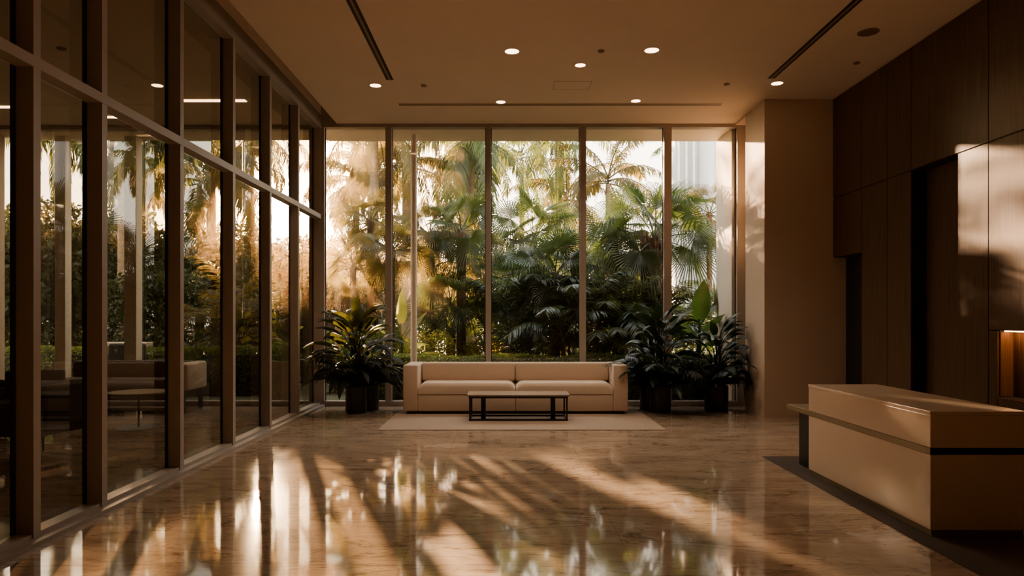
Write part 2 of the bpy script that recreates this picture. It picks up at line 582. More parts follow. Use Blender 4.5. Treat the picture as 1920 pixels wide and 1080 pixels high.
def cpos(px, py, z=ZC):
    Y = (z - H) * F / (CY - py)
    return Vector(((px - CX) * Y / F, Y, z))


DL = [(960, 96, .092, 'round lit downlight at the near end of the ceiling, left of the middle pair'),
      (1222, 94, .092, 'round lit downlight at the near end of the ceiling, right of the middle pair'),
      (1088, 122, .072, 'small round lit downlight alone in the middle of the ceiling'),
      (704, 160, .082, 'round lit downlight beside the end of the left slot diffuser'),
      (939, 191, .075, 'round lit downlight before the linear grille, towards the left'),
      (1192, 189, .075, 'round lit downlight before the linear grille, towards the right'),
      (1457, 156, .082, 'round lit downlight beside the end of the right slot diffuser')]
for px, py, r, lab in DL:
    p = cpos(px, py)
    t = thing('downlight', lab, 'ceiling light', p, 0, 'recessed ceiling downlights')
    MB().lathe([(r, -.004), (r + .015, -.006), (r + .016, -.0004), (r, -.0004)], 32, cap=False).build('trim_ring', M['trim'], t)
    MB().lathe([(r, -.0045), (r * .5, -.0035), (.002, -.003)], 32, cap=False).build('lens', M['lamp'], t)
def lamp(p, watts):
    al = bpy.data.lights.new('downlight_lamp', 'SPOT')
    al.energy = watts
    al.color = (1.0, .76, .54)
    al.spot_size = math.radians(120)
    al.spot_blend = .8
    al.shadow_soft_size = .07
    ao = bpy.data.objects.new('downlight_lamp', al)
    COL.objects.link(ao)
    ao.location = (p.x, p.y, p.z - .02)


for px, py, r, lab in DL[:6]:
    lamp(cpos(px, py), 11.0)
for px, py, lab in ((1127, 95, 'small flat ceiling sensor between the two near downlights'),
                    (795, 160, 'small flat ceiling sensor right of the left slot diffuser'),
                    (1363, 157, 'small dark ceiling sensor left of the right-hand downlight'),
                    (1606, 117, 'small flat ceiling sensor between the round speaker and the wood wall')):
    p = cpos(px, py)
    o = MB().lathe([(.03, -.0004), (.045, -.006), (.04, -.018), (.015, -.024), (.002, -.025)], 20, cap=False).build('ceiling_sensor', M['linear'], loc=p)
    tag(o, lab, 'sensor')
p = cpos(1628, 60)
t = thing('ceiling_speaker', 'flat round grey speaker grille in the ceiling near the wood wall', 'speaker', p)
MB().lathe([(.125, -.0004), (.125, -.008), (.115, -.012), (.11, -.010)], 40, cap=False).build('rim', M['linear'], t)
MB().lathe([(.11, -.010), (.002, -.011)], 40, cap=False).build('grille', M['grille'], t)
# slot diffusers (left and right): two black slots with a blade between
for (xc, y0, y1, lab) in ((-1.71, -3.0, 10.42, 'long black double-slot air diffuser in the ceiling on the left'),
                          (3.85, -3.0, 10.36, 'long black double-slot air diffuser in the ceiling on the right')):
    t = thing('slot_diffuser', lab, 'air diffuser', (xc, (y0 + y1) / 2, ZC))
    hl = (y1 - y0) / 2
    for s in (-1, 1):
        MB().box(s * .034 - .019, s * .034 + .019, -hl, hl, -.003, -.0004).build('slot', M['slot'], t)
    MB().box(-.014, .014, -hl, hl, -.006, -.0004).build('blade', M['linear'], t)
a, b = cpos(748, 196), cpos(1355, 194)
t = thing('linear_grille', 'long thin bronze linear grille across the ceiling before the garden window', 'air grille', ((a.x + b.x) / 2, a.y, ZC))
hw = (b.x - a.x) / 2
MB().box(-hw, hw, -.055, .055, -.003, -.0004).build('grille_slat', M['linear'], t)
MB().box(-hw - .008, hw + .008, -.064, -.056, -.004, -.0004).box(-hw - .008, hw + .008, .056, .064, -.004, -.0004).build('edge_trim', M['trim'], t)
a, b = cpos(1040, 168), cpos(1106, 152)
t = thing('access_hatch', 'flush square access hatch in the middle of the ceiling', 'hatch', ((a.x + b.x) / 2, (a.y + b.y) / 2, ZC))
hx, hy = .27, (b.y - a.y) / 2
MB().box(-hx, hx, -hy, hy, -.002, -.0004).build('hatch_panel', M['ceiling'], t)
e = MB()
for (x0, x1, y0, y1) in ((-hx - .006, hx + .006, -hy - .006, -hy), (-hx - .006, hx + .006, hy, hy + .006), (-hx - .006, -hx, -hy, hy), (hx, hx + .006, -hy, hy)):
    e.box(x0, x1, y0, y1, -.003, -.0004)
e.build('shadow_gap', M['linear'], t)

# ------------------------------------------------------------------ rug, sofa, table
rug = MB().rbox(-1.83, 2.26, 10.06, 12.3, .0, .012, .004, 1).build('rug', M['rug'])
tag(rug, 'flat beige rug lying under the sofa and coffee table', 'rug')
RZ = .012
sofa = thing('sofa', 'long sand-coloured two-seat box sofa before the garden window', 'sofa', (.145, 12.1, RZ))
sx = 1.845
yf, yb = -.45, .46


def sp(mb, name, mat=M['fabric'], ang=50):
    return rsmooth(mb.build(name, mat, sofa), ang)


sp(MB().box(-sx + .06, sx - .06, yf + .05, yb - .05, 0.0, .05), 'plinth', M['black'])
for s in (-1, 1):
    x0, x1 = sorted((s * sx, s * (sx - .24)))
    sp(MB().rbox(x0, x1, yf, yb, .05, .805, .022, 3), 'armrest')
    x0, x1 = sorted((0.003 * s, s * (sx - .242)))
    sp(MB().rbox(x0, x1, yf + .012, yb - .02, .05, .318, .012, 3), 'base_panel')
    # seat cushion with a crowned top
    bm = bmesh.new()
    nx, ny = 18, 8
    xs0, xs1 = x0 + .002, x1 - .002
    def seat_pt(u, w, top):
        x = xs0 + (xs1 - xs0) * u
        y = yf + .004 + (.62) * w
        eu = min(u, 1 - u) * (xs1 - xs0)
        ew = w * .62
        k = 1 - (1 - min(1, eu / .13)) ** 2.2
        k2 = 1 - (1 - min(1, (ew + .01) / .09)) ** 2.2
        return Vector((x, y, .328 + (.105 + .085 * min(k, 1) * 1.0) * (.55 + .45 * k2) if top else .326))
    us = [0, .006, .015, .03, .05, .08, .12, .2, .35, .5, .65, .8, .88, .92, .95, .97, .985, .994, 1]
    ws = [0, .012, .03, .06, .1, .16, .3, .6, 1]
    top = [[bm.verts.new(seat_pt(u, w, True)) for u in us] for w in ws]
    bot = [[bm.verts.new(seat_pt(u, w, False)) for u in us] for w in ws]
    for j in range(len(ws) - 1):
        for i in range(len(us) - 1):
            bm.faces.new((top[j][i], top[j][i + 1], top[j + 1][i + 1], top[j + 1][i]))
            bm.faces.new((bot[j][i], bot[j + 1][i], bot[j + 1][i + 1], bot[j][i + 1]))
    for i in range(len(us) - 1):
        bm.faces.new((bot[0][i], bot[0][i + 1], top[0][i + 1], top[0][i]))
        bm.faces.new((top[-1][i], top[-1][i + 1], bot[-1][i + 1], bot[-1][i]))
    for j in range(len(ws) - 1):
        bm.faces.new((bot[j + 1][0], bot[j][0], top[j][0], top[j + 1][0]))
        bm.faces.new((bot[j][-1], bot[j + 1][-1], top[j + 1][-1], top[j][-1]))
    me = bpy.data.meshes.new('seat_cushion')
    bm.to_mesh(me)
    bm.free()
    me.materials.append(M['fabric'])
    o = bpy.data.objects.new('seat_cushion', me)
    COL.objects.link(o)
    o.parent = sofa
    rsmooth(o, 50)
    b = MB().rbox(x0 + .003, x1 - .003, .06, .27, .50, .815, .04, 4)
    sp(b, 'back_cushion', ang=60)
sp(MB().rbox(-sx + .242, sx - .242, .272, yb - .002, .05, .80, .02, 2), 'backrest')

ct = thing('coffee_table', 'low rectangular coffee table with black metal frame on the rug', 'table', (.18, 11.17, RZ))
tw, td = .78, .27
rsmooth(MB().rbox(-tw - .01, tw + .01, -td - .01, td + .01, .376, .402, .004, 2).build('tabletop', M['tabletop'], ct))
fr = MB()
s_ = .016
for y in (-td + s_, td - s_):
    fr.box(-tw + .02, tw - .02, y - s_, y + s_, .345, .3755)
    fr.box(-tw + .02, tw - .02, y - s_, y + s_, .0, .026)
for x in (-tw + .02 + s_, tw - .02 - s_):
    fr.box(x - s_, x + s_, -td + 2 * s_, td - 2 * s_, .345, .3755)
    fr.box(x - s_, x + s_, -td + 2 * s_, td - 2 * s_, .0, .026)
fr.build('frame', M['black'], ct)
for x in (-tw + .02 + s_, tw - .02 - s_):
    for y in (-td + s_, td - s_):
        MB().box(x - s_ * .8, x + s_ * .8, y - s_ * .8, y + s_ * .8, .026, .345).build('leg', M['black'], ct)
fr2 = MB().box(-tw + .06, tw - .06, -.02, .02, .352, .3755)
fr2.build('crossbar', M['black'], ct)
for x in (-tw + .235, tw - .235):
    MB().box(x - .036, x + .036, -.05, .05, .0, .3755).build('support_post', M['black'], ct)

# ------------------------------------------------------------------ reception desk
dk = thing('reception_desk', 'beige lacquered reception desk with a bronze band at the right', 'desk', (3.42, 6.2, 0.006))


def dp(mb, name, mat):
    mb.v = [(v[0] - 3.42, v[1] - 6.2, v[2] - .006) for v in mb.v]
    return mb.build(name, mat, dk)


DX0, DX1, DY0, DY1 = 3.075, 3.77, 5.16, 7.24
dp(MB().box(DX0 + .02, DX1 - .01, DY0 + .02, DY1 - .02, .006, .055), 'plinth', M['brass'])
dp(MB().rbox(DX0, DX1, DY0, DY1, .055, .600, .004, 2), 'lower_body', M['desk'])
dp(MB().box(DX0 + .006, DX1 - .006, DY0 + .012, DY1 - .012, .6002, .6515), 'band_groove', M['shadow'])  # shade of the groove put into its black colour
dp(MB().rbox(DX0, DX1, DY0, DY1, .652, .888, .004, 2), 'upper_body', M['desk'])
dp(MB().rbox(DX0 - .004, DX1 + .004, DY0 - .004, DY1 + .004, .888, .918, .004, 2), 'countertop', M['desk'])
dp(MB().box(DX0 - .003, DX0 + .005, DY0 + .002, 7.80, .602, .650), 'bronze_band', M['brass'])
dp(MB().rbox(DX0 + .006, DX1 - .05, DY1 + .002, 7.80, .602, .650, .003, 1), 'side_shelf', M['brass'])
dp(MB().box(DX0 + .10, DX1 - .12, DY1 + .20, 7.72, .006, .601), 'shelf_leg_panel', M['black'])
cp = MB().rbox(2.93, XR - .002, 2.0, 8.17, .0, .006, .002, 1).build('carpet', M['carpet'])
tag(cp, 'dark brown carpet under the reception desk', 'carpet')
fo = at(608, 797, 1.6 * F / (797 - CY))
ob = thing('floor_outlet', 'small round metal floor outlet cover set in the marble', 'floor outlet', (fo.x, fo.y, 0))
MB().lathe([(.10, .0), (.10, .004), (.085, .005), (.085, .0045)], 32, cap=False).build('rim', M['brass'], ob)
MB().lathe([(.085, .0045), (.002, .005)], 32, cap=False).build('cover', M['linear'], ob)


# ------------------------------------------------------------------ foliage tools
def feather(mb, base, az, elev, L, droop, nl=44, ll=.6, lw=.035, hang=.5, r0=.025, start=.16, rn=None, power=1.35, twist=.35):
    rn = rn or rnd
    base = Vector(base)
    K = 14
    h = Vector((math.cos(az), math.sin(az), 0))
    side = Vector((-h.y, h.x, 0))
    pts, tans = [], []
    p = base.copy()
    for i in range(K + 1):
        s = i / K
        a = elev - droop * s ** power
        d = h * math.cos(a) + Vector((0, 0, math.sin(a)))
        pts.append(p.copy())
        tans.append(d)
        p = p + d * (L / K)
    mb.tube(pts, [r0 * (1 - .85 * i / K) for i in range(K + 1)], 4)
    for i in range(nl):
        s = start + (1 - start) * (i + .5) / nl
        k = min(int(s * K), K - 1)
        t = s * K - k
        q = pts[k].lerp(pts[k + 1], t)
        d = tans[k].lerp(tans[k + 1], t).normalized()
        u = (s - start) / (1 - start)
        l = ll * (.35 + .65 * math.sin(PI * (.18 + .74 * u))) * rn.uniform(.85, 1.1)
        up = side.cross(d)
        for sg in (-1, 1):
            tw_ = rn.uniform(-twist, twist)
            o = (side * sg * .85 + d * (.45 + .5 * u) + up * (tw_ + .15)).normalized()
            e = (o + Vector((0, 0, -1)) * hang * rn.uniform(.6, 1.3)).normalized()
            e2 = (e + Vector((0, 0, -1)) * hang * 1.3).normalized()
            wv = o.cross(up)
            if wv.length < .05:
                wv = d.copy()
            wv = (wv.normalized() + d * .3).normalized() * lw * .5
            m1 = q + o * l * .3
            m2 = m1 + e * l * .38
            tip = m2 + e2 * l * .34
            mb.add([q + wv * .5, q - wv * .5, m1 + wv, m1 - wv, m2 + wv * .8, m2 - wv * .8, tip],
                   [(0, 1, 3, 2), (2, 3, 5, 4), (4, 5, 6)])


def fan_leaf(mb, base, az, elev, P, R, ns=30, sag=.3, arc=2.5, r0=.014, tilt=0.0, rn=None, w=1.0):
    rn = rn or rnd
    base = Vector(base)
    h = Vector((math.cos(az), math.sin(az), 0))
    pts = []
    p = base.copy()
    d = None
    for i in range(7):
        a = elev - sag * (i / 6) ** 1.5
        d = h * math.cos(a) + Vector((0, 0, math.sin(a)))
        pts.append(p.copy())
        p = p + d * (P / 6)
    mb.tube(pts, [r0 * (1 - .4 * i / 6) for i in range(7)], 4)
    hub = pts[-1]
    side = Vector((-h.y, h.x, 0))
    n = side.cross(d).normalized()
    # tip the blade a bit about its side axis, and roll it
    rot = Matrix.Rotation(tilt, 3, side) @ Matrix.Rotation(rn.uniform(-1.15, 1.15), 3, d)
    d = rot @ d
    side = rot @ side
    n = rot @ n
    for i in range(ns):
        a = (i / (ns - 1) - .5) * 2 * arc
        q = (d * math.cos(a) + side * math.sin(a)).normalized()
        # blade is cupped: outer segments fall back
        q = (q - n * .18 * abs(math.sin(a)) + n * .1).normalized()
        l = R * (.70 + .30 * math.cos(a * .55)) * rn.uniform(.92, 1.06)
        wid = q.cross(n).normalized()
        hw_ = l * .40 * math.tan(arc / (ns - 1)) * .85 * w
        m = hub + q * l * .36
        m2 = hub + (q + Vector((0, 0, -.10))) * l * .80
        tp = hub + (q + Vector((0, 0, -.30 - .15 * rn.random()))) * l
        fold = n * hw_ * .7
        mb.add([hub, m + wid * hw_ - fold, m + fold * .4, m - wid * hw_ - fold, m2 + wid * hw_ * .75, m2 - wid * hw_ * .75, tp],
               [(0, 1, 2), (0, 2, 3), (1, 4, 2), (2, 4, 5), (2, 5, 3), (4, 6, 5)])


def blade(mb, base, az, elev, P, L, W, droop=1.0, r0=.010, fold=.35, rn=None, tiltp=.25, seg=9, roll=0.0):
    """one broad leaf on a stalk: a stalk tube, then a folded tapering blade that arches over"""
    rn = rn or rnd
    h = Vector((math.cos(az), math.sin(az), 0))
    side0 = Vector((-h.y, h.x, 0))
    p = Vector(base)
    pts = []
    a = elev
    for i in range(6):
        a = elev - tiltp * (i / 5)
        d = h * math.cos(a) + Vector((0, 0, math.sin(a)))
        pts.append(p.copy())
        p = p + d * (P / 5)
    mb.tube(pts, [r0 * (1 - .35 * i / 5) for i in range(6)], 5)
    p = pts[-1]
    rows = []
    for i in range(seg + 1):
        s = i / seg
        ang = a - droop * s ** 1.2
        d = h * math.cos(ang) + Vector((0, 0, math.sin(ang)))
        up = side0.cross(d).normalized() if True else None
        side = (side0 * math.cos(roll) + up * math.sin(roll))
        upr = (up * math.cos(roll) - side0 * math.sin(roll))
        w = W * .5 * (math.sin(PI * min(1, .06 + .94 * s) ** .75) ** .8 if s < 1 else 0.02)
        w = max(w, .002)
        rip = rn.uniform(-.12, .12) * w
        rows.append((p + side * w + upr * (w * fold + rip), p.copy(), p - side * w + upr * (w * fold - rip)))
        p = p + d * (L / seg)
    vs = [v for r in rows for v in r]
    fs = []
    for i in range(seg):
        o = i * 3
        fs += [(o, o + 1, o + 4, o + 3), (o + 1, o + 2, o + 5, o + 4)]
    mb.add(vs, fs)


def leaf_cloud(mb, n, blobs, size, rn, shell=.55, flat=0.0):
    """n small rhombic leaves spread over ellipsoids (cx,cy,cz,rx,ry,rz)"""
    wts = [b[3] * b[4] + b[4] * b[5] + b[3] * b[5] for b in blobs]
    for _ in range(n):
        b = rn.choices(blobs, wts)[0]
        while True:
            v = Vector((rn.uniform(-1, 1), rn.uniform(-1, 1), rn.uniform(-1, 1)))
            if .05 < v.length < 1:
                break
        r = v.length
        v = v.normalized() * (shell + (1 - shell) * r) * rn.uniform(.86, 1.07)
        c = Vector((b[0] + v.x * b[3], b[1] + v.y * b[4], b[2] + v.z * b[5]))
        leaf(mb, c, size * rn.uniform(.6, 1.3), rn)


def leaf(mb, c, s, rn, ratio=.5):
    d = Vector((rn.gauss(0, 1), rn.gauss(0, 1), rn.gauss(0, .7)))
    d.normalize()
    e = d.cross(Vector((rn.gauss(0, 1), rn.gauss(0, 1), rn.gauss(0, 1))))
    if e.length < .01:
        e = Vector((1, 0, 0))
    e.normalize()
    mb.add([c - d * s * .5, c + e * s * ratio * .5, c + d * s * .5, c - e * s * ratio * .5], [(0, 1, 2, 3)])


def trunk_mb(h, r0, r1, lean=(0, 0), rings=True, n=12, z0=0.0):
    pts, rad = [], []
    k = 26
    for i in range(k + 1):
        s = i / k
        z = z0 + (h - z0) * s
        pts.append((lean[0] * s * s, lean[1] * s * s, z))
        r = r0 + (r1 - r0) * s + (.35 * r0 * (1 - s) ** 8)
        if rings:
            r *= 1 + .05 * (i % 2)
        rad.append(r)
    return MB().tube(pts, rad, n)


def feather_palm(x, Y, zc, label, L=2.6, nf=20, ll=.6, lw=.038, hang=.62, tr=.15, lean=(0, 0), mat='palm', seed=1, droop=1.6,
                 emin=-.5, emax=1.25, nl=60, cat='palm', group='feather palms in the garden', power=1.2):
    rn = random.Random(seed)
    t = thing('feather_palm', label, cat, (x, Y, 0), 0, group)
    rsmooth(trunk_mb(zc, tr, tr * .8, lean).build('trunk', M['trunk'], t), 60)
    mb = MB()
    # green crownshaft
    c = Vector((lean[0], lean[1], zc))
    for i in range(nf):
        az = 2 * PI * (i * .381966) + rn.uniform(-.2, .2)
        e = emax + (emin - emax) * ((i + .5) / nf) + rn.uniform(-.12, .12)
        feather(mb, c + Vector((0, 0, .25 * (1 - i / nf))), az, e, L * rn.uniform(.85, 1.1), droop * rn.uniform(.85, 1.15) * (.75 + .25 * math.cos(e)),
                nl, ll, lw, hang, rn=rn, power=power)
    mb.build('crown', M[mat], t)
    return t


def fan_palm(x, Y, zc, label, P=.55, R=.62, nf=20, mat='fan', tr=.11, seed=1, emin=-.75, emax=1.45, bark='trunk_dark', ns=30, boots=False, dead=0,
             group='fan palms in the garden', tilt=.25, face=None):
    ns = int(ns * 1.3)
    nf = int(nf * .92)
    rn = random.Random(seed)
    t = thing('fan_palm', label, 'palm', (x, Y, 0), 0, group)
    tk = trunk_mb(zc, tr, tr * .95)
    if boots:
        # old leaf bases that make the trunk look woven
        for k in range(150):
            z = zc * (.15 + .87 * k / 150)
            a = k * 2.39996
            o = Vector((math.cos(a), math.sin(a), 0))
            p = o * tr * .9 + Vector((0, 0, z))
            tk.tube([p, p + o * .07 + Vector((0, 0, .10)), p + o * .10 + Vector((0, 0, .22))], [.05, .035, .012], 4)
    rsmooth(tk.build('trunk', M[bark], t), 60)
    mb = MB()
    for i in range(nf):
        az = 2 * PI * (i * .381966) + rn.uniform(-.25, .25)
        e = emax + (emin - emax) * ((i + .5) / nf) ** .9 + rn.uniform(-.15, .15)
        fan_leaf(mb, (0, 0, zc - .02), az, e, P * rn.uniform(.85, 1.2), R * rn.uniform(.85, 1.12), ns, rn.uniform(.15, .45), rn.uniform(2.0, 2.6), rn=rn, tilt=tilt * rn.uniform(.2, 1.6))
    mb.build('crown', M[mat], t)
    if dead:
        mb = MB()
        for i in range(dead):
            fan_leaf(mb, (0, 0, zc - .05), rn.uniform(0, 6.28), -.9 - .4 * rn.random(), P, R * .8, 20, .4, 1.0, rn=rn)
        mb.build('dry_leaf', M['dead'], t)
    return t


def clump_palm(x, Y, hgt, label, n=7, spread=.35, L=1.5, ll=.42, mat='palm', seed=1, lw=.034, nf=6, hang=.25, cat='palm', group='clumping palms in the garden'):
    rn = random.Random(seed)
    t = thing('clumping_palm', label, cat, (x, Y, 0), 0, group)
    tk, mb = MB(), MB()
    for i in range(n):
        a = rn.uniform(0, 6.28)
        r = spread * math.sqrt(rn.random())
        b = Vector((r * math.cos(a), r * math.sin(a), 0))
        hh = hgt * rn.uniform(.3, .75)
        top = b + Vector((b.x * .8, b.y * .8, hh))
        tk.tube([b, b.lerp(top, .5), top], [.028, .024, .02], 6)
        for k in range(nf):
            feather(mb, top, rn.uniform(0, 6.28), rn.uniform(.55, 1.45), L * rn.uniform(.7, 1.1), rn.uniform(.9, 1.7), 26, ll, lw, hang, r0=.012, rn=rn, start=.22)
    rsmooth(tk.build('stems', M['trunk_dark'], t), 60)
    mb.build('fronds', M[mat], t)
    return t


# ------------------------------------------------------------------ potted plants
def pot(t, x, y, r, h):
    rsmooth(MB().lathe([(r * .94, 0), (r, .02), (r, h - .012), (r * .99, h), (r * .90, h), (r * .89, h - .05)], 40, (x, y, 0)).build('pot', M['pot'], t), 35)
    MB().lathe([(r * .885, h - .06), (r * .5, h - .045), (.005, h - .04)], 24, (x, y, 0), cap=False).build('soil', M['soil'], t)


def potted_plant(px, Yp, r, h, label, hgt, mat, seed, nb, bl, bw, nf=10, group='potted plants by the garden window', span=1.0, low=.35, bias=None, top=1.35, ymax=None, xmax=4.07):
    rn = random.Random(seed)
    x = (px - CX) * Yp / F
    t = thing('potted_plant', label, 'potted plant', (x, Yp, 0), 0, group)
    pot(t, 0, 0, r, h)
    st, mb = MB(), MB()
    for i in range(nb):
        a = 2 * PI * i * .381966 + rn.uniform(-.3, .3)
        if bias is not None and rn.random() < .35:
            a = bias + rn.uniform(-.7, .7)
        u = (i + .5) / nb
        z = h * .9 + (hgt - h - bl * .75) * (.05 + .95 * u) * rn.uniform(.75, 1.05)
        b = Vector((.05 * math.cos(a * 3), .05 * math.sin(a * 3), h - .05))
        lean = .16 * (1 - u) + .05
        topp = Vector((math.cos(a) * lean, math.sin(a) * lean, z * .8 + .1))
        if topp.z < h + .02:
            topp.z = h + .02
        st.tube([b, b.lerp(topp, .5) + Vector((0, 0, .02)), topp], [.012, .010, .007], 5)
        e = low + (top - low) * u ** 1.1 + rn.uniform(-.15, .15)
        # keep leaves away from the glass behind
        s = 1.0
        if math.sin(a) > .2:
            s = .75
        blade(mb, topp, a, e, .22 * s * rn.uniform(.7, 1.2), bl * s * rn.uniform(.75, 1.12), bw * rn.uniform(.8, 1.2), rn.uniform(.9, 2.0), r0=.007, rn=rn, roll=rn.uniform(-.5, .5))
    for i in range(nf):
        a = 2 * PI * i * .381966 + 1
        s = .7 if math.sin(a) > .2 else 1
        feather(mb, (0, 0, h - .04), a, rn.uniform(.75, 1.35), (hgt - h) * .62 * s * rn.uniform(.7, 1.05), rn.uniform(.8, 1.7), 18, .24 * span, .03, .3, r0=.008, rn=rn, start=.3)
    if ymax is not None:
        for m_ in (st, mb):
            m_.v = [(v[0], min(v[1], ymax - Yp + .02 * math.tanh((v[1] - (ymax - Yp)) * 3)) if v[1] > ymax - Yp else v[1], v[2]) for v in m_.v]
    for m_ in (st, mb):
        m_.v = [(min(v[0], xmax - x + .02 * math.tanh(v[0] - xmax + x)), v[1], v[2]) for v in m_.v]
    rsmooth(st.build('stems', M['indoor_dark'], t), 60)
    rsmooth(mb.build('foliage', M[mat], t), 60)
    return t


YM = 12.74
potted_plant(668, 11.93, .178, .45, 'tall leafy plant in a black pot in the left corner by the garden window', 2.25, 'indoor', 21, 70, .62, .17, 30, low=.4, top=1.35, ymax=YM)
potted_plant(693, 12.33, .16, .44, 'smaller leafy plant in a black pot behind the left corner plant', 1.5, 'indoor_dark', 22, 22, .42, .10, 10, low=.5, ymax=YM)
potted_plant(1238, 11.99, .178, .44, 'bushy dark plant in a black pot right of the sofa', 2.15, 'indoor_dark', 23, 64, .52, .14, 26, low=.3, top=1.45, ymax=YM)
potted_plant(1216, 12.40, .15, .43, 'low dark plant in a black pot behind the bushy one right of the sofa', 1.4, 'indoor_dark', 24, 24, .42, .09, 10, low=.4, ymax=YM)
potted_plant(1343, 12.22, .20, .43, 'dark plant in a black pot by the pier with leaves arching to the right', 1.85, 'indoor_dark', 25, 56, .48, .13, 26, low=.2, bias=-.15, top=1.4, ymax=YM)

# ------------------------------------------------------------------ lounge behind the left glazing
ls = thing('lounge_sofa', 'brown sofa with pale arm in the lounge behind the left glazing', 'sofa', (-6.5, 12.3, 0))


def lp(mb, name, mat, par=ls):
    return rsmooth(mb.build(name, mat, par), 50)


lp(MB().rbox(-1.12, .95, -.38, .42, .20, .40, .02), 'base', M['lounge_fabric'])
lp(MB().rbox(-1.12, .93, -.40, .16, .40, .56, .05, 4), 'seat_cushion', M['lounge_fabric'])
lp(MB().rbox(-1.12, .94, .16, .42, .40, .84, .05, 4), 'backrest', M['lounge_fabric'])
lp(MB().rbox(.95, 1.15, -.40, .42, .36, .83, .05, 4), 'armrest', M['cream'])
for x in (-1.05, 1.05):
    for y in (-.32, .36):
        MB().box(x - .03, x + .03, y - .03, y + .03, 0, .36 if x > 0 else .2).build('leg', M['black'], ls)
tb = thing('side_table', 'round low side table on a thin stem in the lounge behind the glass', 'table', (-5.33, 10.3, 0))
rsmooth(MB().lathe([(.40, .505), (.405, .515), (.40, .525)], 40).build('tabletop', M['tabletop'], tb), 30)
MB().tube([(0, 0, .006), (0, 0, .505)], .016, 10).build('stem', M['black'], tb)
MB().lathe([(.30, 0), (.30, .006), (.27, .010), (.02, .012)], 40).build('base', M['black'], tb)
ac = thing('lounge_chair', 'dark armchair in the lounge, nearest the second glass bay', 'armchair', (-6.55, 9.75, 0), .35)
lp(MB().rbox(-.36, .36, -.36, .34, .30, .47, .04, 4), 'seat', M['dark_fabric'], ac)
bb = MB().rbox(-.36, .36, .26, .40, .40, .86, .04, 4)
lp(bb, 'backrest', M['dark_fabric'], ac)
for s in (-1, 1):
    x0, x1 = sorted((s * .36, s * .44))
    lp(MB().rbox(x0, x1, -.36, .38, .30, .62, .03, 3), 'armrest', M['dark_fabric'], ac)
for x in (-.34, .34):
    for y in (-.3, .3):
        MB().tube([(x, y, .31), (x * 1.1, y * 1.1, 0.0)], [.018, .012], 8).build('leg', M['black'], ac)
c2 = copy_tree(ac)
tag(c2, 'dark armchair deeper in the lounge, left of the brown sofa', 'armchair')
c2.location = (-8.3, 10.9, 0)
c2.rotation_euler.z = 1.1
c3 = copy_tree(ac)
tag(c3, 'dark armchair turned to the glazing at the near end of the lounge', 'armchair')
c3.location = (-5.3, 8.1, 0)
c3.rotation_euler.z = -1.75
for c in (ac, c2, c3):
    c['group'] = 'dark lounge armchairs'
for (px, py, w, d, lab, nm) in ((402, 188, 1.0, .10, 'bright linear ceiling light in the lounge, longest of the lounge lights', 'linear_light'),
                                (206, 219, .34, .10, 'short bright linear ceiling light in the lounge above the third glass bay', 'linear_light'),
                                (2, 200, .40, .10, 'bright ceiling light at the far left edge of the lounge', 'linear_light')):
    p = cpos(px, py, 5.06)
    t = thing(nm, lab, 'ceiling light', p, 0, 'lounge ceiling lights')
    MB().box(-w / 2, w / 2, -d / 2, d / 2, -.012, -.003).build('lens', M['lampdim'], t)
    MB().box(-w / 2 - .012, w / 2 + .012, -d / 2 - .012, d / 2 + .012, -.003, -.0004).build('housing', M['trim'], t)
p = cpos(295, 160, 5.06)
t = thing('downlight', 'round ceiling downlight in the lounge behind the glass', 'ceiling light', p, 0)
MB().lathe([(.08, -.004), (.095, -.006), (.096, -.0004), (.08, -.0004)], 32, cap=False).build('trim_ring', M['trim'], t)
MB().lathe([(.08, -.0045), (.002, -.003)], 32, cap=False).build('lens', M['lampdim'], t)
p = cpos(115, 90, 5.06)
o = MB().lathe([(.04, -.0004), (.06, -.006), (.05, -.018), (.002, -.022)], 20, cap=False).build('ceiling_sensor', M['shadow'], loc=p)
tag(o, 'small dark ceiling sensor in the lounge behind the upper glass', 'sensor')

# ------------------------------------------------------------------ outside: built parts
struct('ground', MB().box(-60, 40, 13.021, 90, -.4, -.02), M['ground'])
struct('ground_terrace', MB().box(LX - .2, 8, 13.0205, 13.45, -.02, -.004), M['paving'])
struct('wall_garden', MB().box(4.10, 4.9, 12.96, 13.92, -.1, 5.039), M['outer'])
for (px, w, lab, Yc) in ((118.5, .20, 'pale column outside the lounge, left of the two', 13.6), (250, .23, 'pale column outside the lounge, right of the two', 13.6)):
    x = (px - CX) * Yc / F
    t = thing('column', lab, 'column', (x, Yc, -.01), 0, 'terrace columns')
    MB().rbox(-w / 2, w / 2, -w / 2, w / 2, .06, 5.05, .008, 2).build('shaft', M['outer'], t)
    MB().rbox(-w / 2 - .02, w / 2 + .02, -w / 2 - .02, w / 2 + .02, 0, .06, .006, 1).build('foot', M['outer'], t)
xq = (776 - CX) * 13.38 / F
t = thing('column', 'slim pale round post outside the garden window, left of the sofa', 'column', (xq, 13.38, -.004), 0, 'terrace columns')
rsmooth(MB().lathe([(.062, .05), (.058, 5.05)], 24).build('shaft', M['outer'], t), 40)
MB().lathe([(.085, 0), (.085, .05), (.062, .06)], 24).build('foot', M['outer'], t)
pl = thing('planter', 'tall pale concrete planter outside the corner of the left glazing', 'planter', (at(528, 700, 13.45).x, 13.45, -.005))
MB().rbox(-.24, .24, -.2, .2, 0, .78, .012, 2).build('box', M['planter'], pl)
rn = random.Random(5)
mb = MB()
leaf_cloud(mb, 1300, [(0, 0, .95, .30, .24, .2)], .06, rn)
mb.build('foliage', M['bush'], pl)
